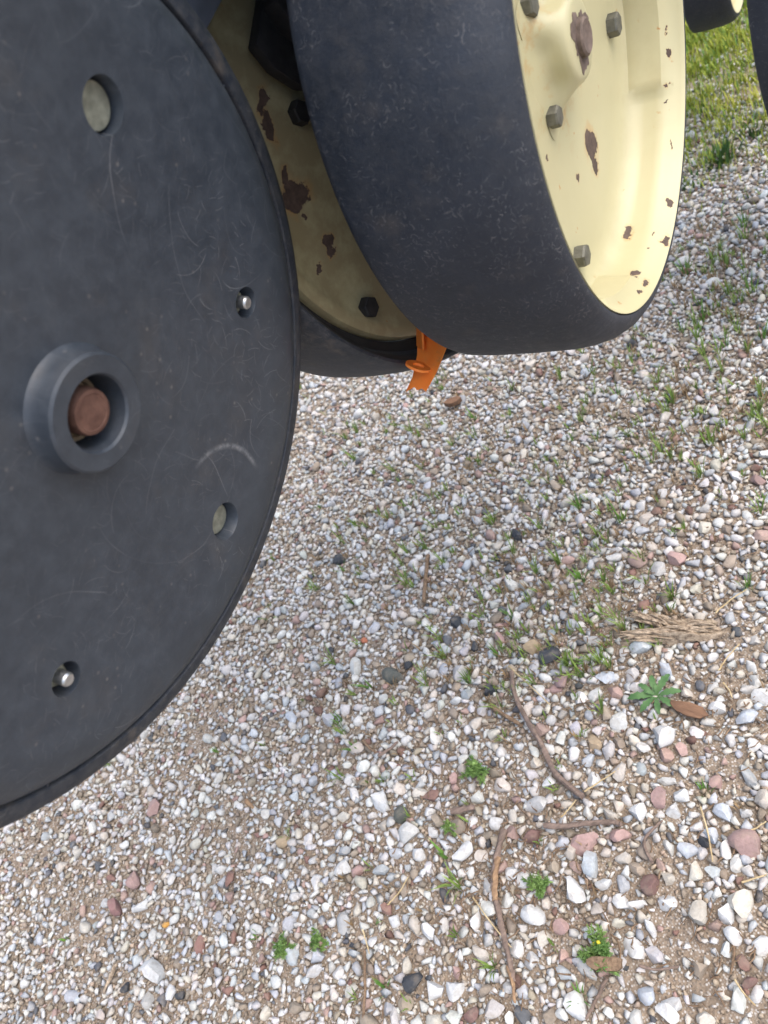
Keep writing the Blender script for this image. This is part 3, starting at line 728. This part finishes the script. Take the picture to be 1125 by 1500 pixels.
# ------------------------------------------------------------------ plants
def blade(vs, fs, base, direction, length, width, lean, segs=4, fold=.25):
    d = Vector(direction).normalized(); up = Vector((0, 0, 1)); side = d.cross(up).normalized()
    b = len(vs); p = Vector(base); n = segs
    for i in range(n + 1):
        t = i / n; a = lean * (.35 + .9 * t)
        wv = width * (1 - t ** 1.6) * (.75 + .25 * min(1, t * 4)) * .5
        mid = p + up * (-wv * fold)
        vs.extend([tuple(p - side * wv), tuple(mid), tuple(p + side * wv)])
        p = p + (up * math.cos(a) + d * math.sin(a)) * (length / n)
    for i in range(n):
        k = b + i * 3; fs.extend([(k, k + 1, k + 4, k + 3), (k + 1, k + 2, k + 5, k + 4)])
def grass_tuft(px, py, h_px, nb, spread, label, group=None, mat=None, width=.0022, name='grass_tuft', foot=.005):
    g = ground(px, py); g[2] = relief(g[0], g[1]); h = h_px * mmpp(px, py); vs, fs = [], []
    for i in range(nb):
        a = random.uniform(0, 2 * PI); r = foot * math.sqrt(random.random())
        blade(vs, fs, (r * math.cos(a), r * math.sin(a), 0), (math.cos(a), math.sin(a), 0), h * random.uniform(.55, 1.15), width * random.uniform(.7, 1.3), random.uniform(.1, spread))
    o = link(name, mesh_of(vs, fs, 60), None, [mat or M_GRASS]); o.location = g
    tag(o, label, 'grass', group); return o
TG = 'grass sprouts in the gravel'
grass_tuft(910, 765, 70, 7, .32, 'tall thin grass tuft standing in gravel below the cream wheel', TG, width=.003)
grass_tuft(848, 742, 40, 10, .9, 'low spreading grass tuft left of the tall thin tuft', TG)
grass_tuft(852, 852, 34, 16, 1.0, 'bushy green grass tuft above the driftwood', TG, width=.003)
grass_tuft(1045, 915, 40, 4, .8, 'pointed grass sprout at right end of driftwood', TG, width=.004)
grass_tuft(1095, 862, 36, 12, .9, 'green grass tuft at right edge above the driftwood', TG)
grass_tuft(655, 1256, 46, 2, .8, 'single broad green grass blade beside the long bark stick', TG, width=.0038)
grass_tuft(548, 1356, 40, 3, 1.3, 'flattened yellow green grass blades among stones at bottom centre', TG)
grass_tuft(850, 1462, 40, 9, 1.0, 'sparse grass tuft below the plant with yellow flower heads', TG)
grass_tuft(400, 909, 40, 3, 1.45, 'flat lying green grass blade close to the black cover wheel', TG, width=.003)
grass_tuft(545, 1008, 50, 4, .9, 'two leaning grass blades beside a dark olive stone', TG, width=.003)
for px, py, h, lab in (
        (865, 545, 34, 'small grass sprout just under the bottom of the cream wheel tyre'), (905, 578, 30, 'small grass sprout above the tall thin tuft, below the cream rim'),
        (980, 592, 28, 'grass sprout right of the tyre bottom, above the tall thin tuft'), (598, 742, 24, 'bright sprout in gravel straight below the orange guard'),
        (505, 838, 22, 'sprout beside a narrow dark stone right of the black cover'), (516, 884, 24, 'sprout below the narrow dark stone right of the black cover'),
        (690, 1000, 36, 'upright grass blades between dark stones left of the curved twig'), (735, 965, 34, 'grass sprout above the upper end of the curved twig'),
        (865, 975, 32, 'grass sprout below the left end of the driftwood'), (500, 1060, 34, 'thin upright grass blade in gravel below the olive stone'),
        (525, 1100, 30, 'pale grass sprout beside two crossed short twigs at picture centre'), (318, 1102, 16, 'tiny sprout below the lower edge of the black cover'),
        (100, 1378, 14, 'tiny sprout alone in the gravel at bottom left'), (375, 1372, 16, 'tiny sprout left of the pair of feathery weeds'),
        (750, 905, 30, 'grass sprout right of a dark stone, left of the driftwood'), (1000, 488, 30, 'grass sprout beside the lower right curve of the cream wheel tyre'),
        (1065, 512, 36, 'tufted sprout at right, level with the bottom of the cream wheel'), (1120, 735, 26, 'grass sprout cut by the right edge, level with the tall thin tuft'),
        (1035, 648, 26, 'lone sprout in gravel right of the tall thin tuft'), (640, 560, 24, 'sprout right next to the tip of the orange guard'),
        (672, 752, 20, 'sprout right of the bright sprout below the orange guard'), (835, 640, 26, 'sprout in gravel between cream tyre and low spreading tuft'),
        (1035, 1165, 26, 'two leaf sprout beside a pink stone at right'), (565, 1450, 26, 'sprout at the bottom edge left of a large dark stone'),
        (695, 612, 26, 'sprout beside the brown bark lump under the tyre'), (885, 905, 24, 'reddish sprout touching the upper left of the driftwood')):
    grass_tuft(px, py, h, random.randint(5, 11), random.uniform(.6, 1.1), lab, TG)
for px, py, h, nb in ((1058, 236, 24, 60), (1105, 196, 20, 20), (1015, 268, 16, 12)):
    grass_tuft(px, py, h, nb, 1.25, {1058: 'dark green leafy weed clump on gravel right of the cream wheel', 1105: 'dark green weed clump at right edge under the edge tyre', 1015: 'dark weed clump half hidden by the cream wheel rim'}[px], 'dark weed clumps', M_DEEP, .007, 'weed_clump', .030)
for px, py, h, nb, lab in ((1005, 400, 36, 14, 'green tuft close to the cream wheel rim, below the dark clumps'), (1060, 385, 36, 12, 'green tuft in gravel midway between cream rim and right edge'), (1090, 330, 34, 12, 'green tuft near right edge just below the dark clumps'),
                           (1030, 470, 36, 12, 'green tuft right of the tyre bottom, lowest but one at right'), (1118, 500, 36, 12, 'green tuft at the very right edge, level with the tyre bottom'), (1100, 430, 30, 10, 'small tuft near right edge in the pale gravel')):
    grass_tuft(px, py, h, nb, .9, lab, 'green tufts right of the cream wheel')
def feather_weed(px, py, h_px, n_stems, label, buds):
    g = ground(px, py); g[2] = relief(g[0], g[1]); S = h_px * mmpp(px, py); vs, fs = [], []
    tips = []
    for i in range(n_stems):
        a = 2 * PI * i / n_stems + random.uniform(-.3, .3); lean = random.uniform(.25, 1.15) if i > 1 else .1
        d = Vector((math.cos(a) * math.sin(lean), math.sin(a) * math.sin(lean), math.cos(lean))); L = S * random.uniform(.6, 1.0)
        pts = [Vector((0, 0, 0)) + d * L * t + Vector((0, 0, .12 * L * math.sin(PI * t))) for t in np.linspace(0, 1, 7)]
        v, f = tube(pts, [.0009 * (1 - .6 * k / 6) for k in range(7)], 5); b = len(vs); vs += v; fs += [tuple(q + b for q in x) for x in f]
        tips.append(pts[-1])
        for k in range(1, 7):
            for s in range(6):
                aa = random.uniform(0, 2 * PI); ld = (d * .7 + Vector((math.cos(aa), math.sin(aa), random.uniform(-.2, .7)))).normalized()
                LL = S * random.uniform(.16, .34); p0 = pts[k]
                sd = ld.cross(Vector((random.random(), random.random(), random.random()))).normalized()
                def needle(p, q, wd):
                    b = len(vs); m = (p + q) / 2; c = (q - p).normalized().cross(sd)
                    if c.length < 1e-4: c = Vector((0, 0, 1))
                    c.normalize(); vs.extend([p, m + c * wd, q, m - c * wd, m + sd * wd]); fs.extend([(b, b + 1, b + 4), (b + 1, b + 2, b + 4), (b + 2, b + 3, b + 4), (b + 3, b, b + 4)])
                needle(p0, p0 + ld * LL, .0007)
                for u in (.35, .55, .75):
                    for sg in (-1, 1):
                        p1 = p0 + ld * LL * u; needle(p1, p1 + (ld * .7 + sd * sg).normalized() * LL * .34, .0005)
    root = empty('feathery_weed', Matrix.Translation(g)); tag(root, label, 'weed', 'feathery weeds')
    link('foliage', mesh_of(vs, fs), root, [M_WEED])
    for k in range(buds):
        t = tips[k % len(tips)] if k < 2 else tips[random.randrange(len(tips))]; rb = S * (.10 if k == 0 else .075)
        bm = bmesh.new(); bmesh.ops.create_icosphere(bm, subdivisions=2, radius=rb)
        for v in bm.verts: v.co.z = v.co.z * 1.15; v.co *= random.uniform(.93, 1.07)
        bmesh.ops.translate(bm, verts=bm.verts[:], vec=t + Vector((0, 0, rb * .6)))
        link('flower_head', bm_mesh(bm, 60), root, [M_BUD if buds > 1 else M_WEED])
feather_weed(885, 1394, 40, 14, 'feathery green weed with yellow flower heads at bottom right', 3)
feather_weed(797, 1300, 27, 10, 'small feathery weed above a white stone, left of the yellow headed weed', 1)
feather_weed(705, 1134, 30, 11, 'bright feathery weed left of the curved twig', 1)
feather_weed(471, 1378, 22, 8, 'feathery weed at bottom centre, right one of a pair', 0)
feather_weed(419, 1390, 25, 9, 'feathery weed at bottom centre, left one of a pair', 1)
feather_weed(667, 1217, 20, 7, 'little feathery weed beside the top of the long bark stick', 1)
def rosette(px, py, r_px):
    g = ground(px, py); g[2] = relief(g[0], g[1]) + .006; R = r_px * mmpp(px, py)
    root = empty('rosette_plant', Matrix.Translation(g)); tag(root, 'flat rosette of long lobed green leaves beside a brown bark chip', 'weed')
    for i, (a, s) in enumerate(((20, 1), (62, .85), (105, .8), (150, 1.05), (193, .9), (240, .8), (285, .9), (330, .95), (128, .5), (45, .45))):
        a = math.radians(a); vs, fs = [], []; n = 12; L = R * s
        for k in range(n + 1):
            t = k / n; wv = L * .17 * math.sin(PI * min(1, t * .93 + .05)) ** .8 * (.42 + .75 * t) * (1 + .22 * math.sin(k * 2.4 + i))
            x = L * t; z = L * (.38 * math.sin(t * 2.3) - .10 * t) * (.8 if i < 8 else 1.8)
            vs += [(x, -wv, z + wv * .22), (x, 0, z), (x, wv, z + wv * .22)]
        for k in range(n):
            b = k * 3; fs += [(b, b + 1, b + 4, b + 3), (b + 1, b + 2, b + 5, b + 4)]
        o = link('leaf', mesh_of(vs, fs, 60), root, [M_ROSETTE]); o.rotation_euler = (0, 0, a)
rosette(964, 1026, 38)

# ------------------------------------------------------------------ twigs, bark, driftwood, straw
def gpath(pts, lift): return [Vector((*ground(px, py)[:2], relief(*ground(px, py)[:2]) + lift)) for px, py in pts]
def smooth_path(P, n):
    out = []
    for i in range(len(P) - 1):
        p0, p1, p2, p3 = P[max(i - 1, 0)], P[i], P[i + 1], P[min(i + 2, len(P) - 1)]
        for k in range(n):
            t = k / n
            out.append(.5 * ((2 * p1) + (p2 - p0) * t + (2 * p0 - 5 * p1 + 4 * p2 - p3) * t * t + (3 * p1 - p0 - 3 * p2 + p3) * t ** 3))
    out.append(P[-1]); return out
def twig(name, pts, r0, r1, label, mat, lift=.010, group=None, jit=.10, cat='twig'):
    P = smooth_path(gpath(pts, lift), 6); n = len(P); c = P[0].copy()
    P = [p - c + Vector((0, 0, random.uniform(-.001, .001))) for p in P]
    rad = [(r0 + (r1 - r0) * i / (n - 1)) * random.uniform(1 - jit, 1 + jit) for i in range(n)]
    v, f = tube(P, rad, 9, lambda i, a: 1 + .10 * math.sin(3 * a + i * .6))
    o = link(name, mesh_of(v, f, 50), None, [mat]); o.location = c; tag(o, label, cat, group); return o
twig('twig', [(756, 993), (762, 1030), (780, 1065), (803, 1105), (822, 1143), (860, 1176)], .0026, .0034, 'long curved bare twig lying left of the rosette plant', M_TWIG, .012)
o = twig('bark_stick', [(746, 1222), (734, 1262), (730, 1305), (738, 1350), (748, 1395), (757, 1440)], .0036, .0025, 'long upright bark stick with bare orange wood at bottom centre', M_TWIG, .010, jit=.2, cat='stick')
bare = twig('bare_wood', [(737, 1262), (732, 1290), (732, 1325)], .0033, .0029, 'x', M_BARKW, .0112, jit=.15)
for k in ('label', 'category'): del bare[k]
bare.location = bare.location - o.location; bare.parent = o; bare['label'] = 'bare orange patch without bark'
bare2 = twig('bare_wood', [(750, 1418), (756, 1445), (759, 1472)], .0026, .0012, 'x', M_BARKW, .0105, jit=.2)
for k in ('label', 'category'): del bare2[k]
bare2.location = bare2.location - o.location; bare2.parent = o
twig('twig', [(804, 1217), (835, 1218), (865, 1214), (900, 1212), (916, 1216)], .0030, .0022, 'short straight twig lying between pink stones below the curved twig', M_TWIG, .012)
twig('twig', [(726, 1042), (745, 1056), (768, 1070)], .0030, .0022, 'short brown twig crossing left of the curved twig', M_LITTER, .010)
twig('twig', [(668, 1196), (690, 1192), (703, 1190)], .0036, .0028, 'stubby twig above the long bark stick', M_TWIG, .010)
twig('twig', [(1070, 1360), (1078, 1395), (1073, 1430)], .0013, .0010, 'thin dark bent twig on bare earth at right edge', M_LITTER, .006)
twig('twig', [(960, 1270), (948, 1240), (968, 1215), (975, 1210)], .0018, .0009, 'thin curling root twig right of the short straight twig', M_TWIG, .010)
twig('twig', [(940, 1418), (965, 1424), (998, 1420)], .0014, .0009, 'thin twig right of the yellow headed weed', M_TWIG, .008)
twig('twig', [(893, 1435), (880, 1460), (862, 1495)], .0018, .0014, 'grey twig running off the bottom edge below the yellow headed weed', M_TWIG, .008)
twig('twig', [(540, 1395), (541, 1440), (538, 1498)], .0016, .0014, 'thin dark twig running off the bottom edge at centre', M_LITTER, .010)
twig('twig', [(560, 1112), (578, 1100), (588, 1092)], .0020, .0014, 'short tan twig in gravel at picture centre', M_TWIG, .008)
twig('twig', [(536, 1088), (546, 1100), (556, 1106)], .0020, .0014, 'short dark twig meeting the tan twig at picture centre', M_LITTER, .008)
twig('twig', [(628, 815), (625, 850), (623, 885)], .0030, .0024, 'straight brown twig in the gravel right of the black cover wheel', M_LITTER, .008)
twig('wood_splinter', [(172, 1412), (163, 1435), (156, 1453)], .0030, .0012, 'pale wood splinter in gravel at bottom left', M_DRIFT, .006, cat='splinter')
twig('wood_splinter', [(362, 1174), (372, 1184)], .0032, .0020, 'orange wood splinter in gravel left of centre', M_BARKW, .006, cat='splinter')
def driftwood():
    root_p = ground(985, 930); root_p[2] = relief(*root_p[:2]); vs, fs = [], []
    for i in range(46):
        thick = i < 8; low = i % 2 == 1; v = random.random() if not thick else (i // 2) / 3
        x0 = (908 if low else 922) + random.uniform(0, 22); x1 = random.uniform(1030, 1068) if low or thick else random.uniform(985, 1045)
        y0 = (938 + 12 * v) if low else (906 + 12 * v); ym = (930 + 14 * v) if low else (916 + 10 * v); y1 = 922 + 14 * v
        hgt = (.010 if low else .007) + .010 * math.sin(PI * v) * random.uniform(.3, 1) + (0 if thick else .004)
        ph = random.uniform(0, 6); am = random.uniform(2, 6)
        P = [ground(x0 + (x1 - x0) * t, (1 - t) ** 2 * y0 + 2 * t * (1 - t) * ym + t * t * y1 + am * math.sin(t * 6 + ph)) for t in np.linspace(0, 1, 9)]
        P = [Vector((p[0] - root_p[0], p[1] - root_p[1], hgt * (1 - .4 * k / 8) + .004 * math.sin(k * 1.1 + ph) + random.uniform(-.0012, .0012))) for k, p in enumerate(P)]
        r = random.uniform(.0030, .0046) if thick else random.uniform(.0007, .0017); P = smooth_path(P, 3); N = len(P)
        rj = [random.uniform(.75, 1.15) for _ in range(N)]
        v, f = tube(P, [r * rj[k] * (1 - .75 * abs(2 * k / (N - 1) - 1) ** 4) for k in range(N)], 9, lambda i, a: 1 + .28 * math.sin(3 * a + ph) + .18 * math.sin(7 * a + i * .35))
        b = len(vs); vs += v; fs += [tuple(q + b for q in x) for x in f]
    o = link('driftwood', mesh_of(vs, fs, 40), None, [M_DRIFT]); o.location = root_p
    tag(o, 'weathered fibrous piece of split wood lying on gravel at right', 'wood')
driftwood()
def chip(name, px, py, a_px, b_px, ang, label, mat, th=.004):
    g = ground(px, py); m = mmpp(px, py); n = 12; pts = []
    for i in range(n):
        t = 2 * PI * i / n; rr = random.uniform(.8, 1.08)
        pts.append((a_px * m * math.copysign(abs(math.cos(t)) ** .7, math.cos(t)) * rr, b_px * m * math.sin(t) * rr))
    me = prism(pts, 0, th, .0007); o = link(name, me, None, [mat])
    o.location = (g[0], g[1], relief(g[0], g[1]) + .009); o.rotation_euler = (.12, .06, ang); tag(o, label, 'bark'); return o
e = ground(1040, 1058) - ground(985, 1042); chip('bark_chip', 1012, 1047, 29, 10, math.atan2(e[1], e[0]), 'flat red brown bark chip touching the rosette plant', M_CHIP)
e = ground(915, 1413) - ground(860, 1415); chip('bark_chip', 892, 1416, 26, 11, math.atan2(e[1], e[0]), 'dark rounded bark piece under the yellow headed weed', M_LITTER, .010)
e = ground(680, 590) - ground(655, 600); chip('bark_chip', 666, 594, 14, 6, math.atan2(e[1], e[0]), 'brown bark lump on gravel below the orange guard', M_CHIP, .010)
SG = 'dry straws on the gravel'
for a, b, lab in (((752, 985), (812, 1042), 'straw crossing the upper end of the curved twig'), ((828, 1205), (850, 1180), 'short straw above the short straight twig'), ((862, 1168), (912, 1135), 'straw at the lower end of the curved twig'),
                  ((1030, 1190), (1048, 1270), 'straw standing upright in the picture left of a big pink stone'), ((1090, 1228), (1125, 1212), 'straw across the big pink stone at right edge'), ((1055, 990), (1085, 950), 'straw below the right end of the driftwood'),
                  ((1050, 905), (1095, 870), 'straw above the right end of the driftwood'), ((700, 1320), (755, 1392), 'straw leaning over the long bark stick'), ((538, 1365), (548, 1400), 'pale straw at the top of the thin dark bottom twig'),
                  ((575, 1330), (606, 1290), 'straw between white stones left of the long bark stick'), ((1080, 1440), (1110, 1478), 'straw on bare earth in the bottom right corner'), ((1090, 1300), (1125, 1290), 'straw at right edge above the large cream stone'), ((1062, 1008), (1075, 1030), 'short yellow straw right of the rosette plant')):
    m = ((a[0] + b[0]) / 2 + random.uniform(-3, 3), (a[1] + b[1]) / 2 + random.uniform(-3, 3))
    twig('dry_straw', [a, m, b], .0009, .0006, lab, M_STRAW, .011, SG, cat='straw')
def litter():
    """fine brown stems and crumbs between the stones"""
    vs, fs = [], []
    spots = [(740, 1300, 60, 120), (1000, 1380, 90, 90), (720, 1060, 60, 70), (960, 930, 90, 90), (870, 870, 70, 90), (700, 800, 110, 150), (900, 640, 150, 120), (560, 1300, 130, 60), (1050, 600, 70, 120), (790, 1240, 90, 80), (1080, 1050, 45, 60)]
    for sx, sy, sd, n in spots:
        for _ in range(n):
            px, py = random.gauss(sx, sd), random.gauss(sy, sd)
            if py < 530: continue
            g = ground(px, py); z = relief(g[0], g[1]) + random.uniform(.004, .010); a = random.uniform(0, PI); L = random.uniform(.004, .016)
            d = Vector((math.cos(a), math.sin(a), random.uniform(-.15, .15))) * L / 2; c = Vector((g[0], g[1], z))
            bend = Vector((-d.y, d.x, 0)) * random.uniform(-.35, .35); r = random.uniform(.0004, .0009)
            v, f = tube([c - d, c + bend, c + d], [r, r, r * .6], 4); b = len(vs); vs += v; fs += [tuple(q + b for q in x) for x in f]
    o = link('plant_litter', mesh_of(vs, fs), None, [M_LITTER]); o['kind'] = 'stuff'
    tag(o, 'fine brown bits of dead stems between the stones', 'litter')
litter()

def ground_cover():
    """tiny olive and reddish seedlings, too many and too small to count"""
    vs, fs, mi = [], [], []
    spots = [(880, 640, 150, 150), (700, 720, 110, 120), (1060, 620, 60, 90), (760, 900, 100, 80), (620, 620, 70, 60), (950, 560, 90, 90), (560, 830, 80, 50), (880, 880, 60, 60), (1060, 440, 50, 110), (1060, 350, 45, 90), (740, 990, 60, 45), (860, 950, 50, 30), (800, 1080, 120, 30), (560, 1080, 90, 26), (640, 1350, 120, 20), (350, 1150, 120, 8)]
    for sx, sy, sd, n in spots:
        for _ in range(int(n * .85)):
            px, py = random.gauss(sx, sd), random.gauss(sy, sd * .8)
            if py < 330: continue
            g = ground(px, py); z = relief(g[0], g[1]) + .003; b0 = len(fs)
            tall = 1.9 if random.random() < .10 else 1.0
            for k in range(random.randint(3, 8) + (5 if tall > 1 else 0)):
                a = random.uniform(0, 2 * PI); r = random.uniform(0, .004)
                blade(vs, fs, (g[0] + r * math.cos(a), g[1] + r * math.sin(a), z), (math.cos(a), math.sin(a), 0), random.uniform(.008, .020) * tall, random.uniform(.0014, .0030), random.uniform(.3, 1.2), 2)
            mi += [0 if tall > 1 or random.random() < .5 else 1] * (len(fs) - b0)
    me = mesh_of(vs, fs, 60); me.materials.append(mat_leaf('olive seedling', (.11, .18, .035), (.25, .34, .08))); me.materials.append(mat_leaf('reddish seedling', (.20, .13, .07), (.34, .24, .13)))
    me.polygons.foreach_set('material_index', mi)
    o = link('ground_cover', me); o['kind'] = 'stuff'; tag(o, 'tiny olive and reddish seedlings scattered between the stones', 'seedlings')
ground_cover()

# ------------------------------------------------------------------ grass beyond the gravel (uncountable)
def far_grass():
    vs, fs, mi = [], [], []
    n = 0
    for it in range(330000):
        x, y = (random.uniform(.75, 2.1), random.uniform(.95, 2.2)) if it < 300000 else (random.uniform(.55, 4.0), random.uniform(.7, 4.2))
        s = x * .60 + y * .80
        k = .5 + .5 * math.sin(5 * x + 2 * math.sin(4 * y)) * math.sin(6 * y + 1.3 * math.sin(5 * x))
        k2 = .5 + .5 * math.sin(27 * x + 2 * math.sin(19 * y)) * math.sin(25 * y + 2 * math.sin(23 * x))
        dens = min(1, max(0, (s - 1.22) / .62)) ** 1.7 * (.50 + .5 * k) * (.14 + .86 * k2) + (.012 if s > 1.05 else 0)
        if random.random() > dens: continue
        a = random.uniform(0, 2 * PI); b0 = len(fs)
        blade(vs, fs, (x, y, relief(x, y)), (math.cos(a), math.sin(a), 0), random.uniform(.013, .036), random.uniform(.0017, .0032), random.uniform(.2, 1.3), 3)
        mi += [1 if random.random() < .8 else 0] * (len(fs) - b0); n += 1
    me = mesh_of(vs, fs, 60); me.materials.append(M_GRASS); me.materials.append(M_GRASS_Y)
    me.polygons.foreach_set('material_index', mi)
    o = link('grass', me); o['kind'] = 'stuff'; tag(o, 'yellow green grass growing through gravel at top right', 'grass')
    print('grass blades', n)
far_grass()
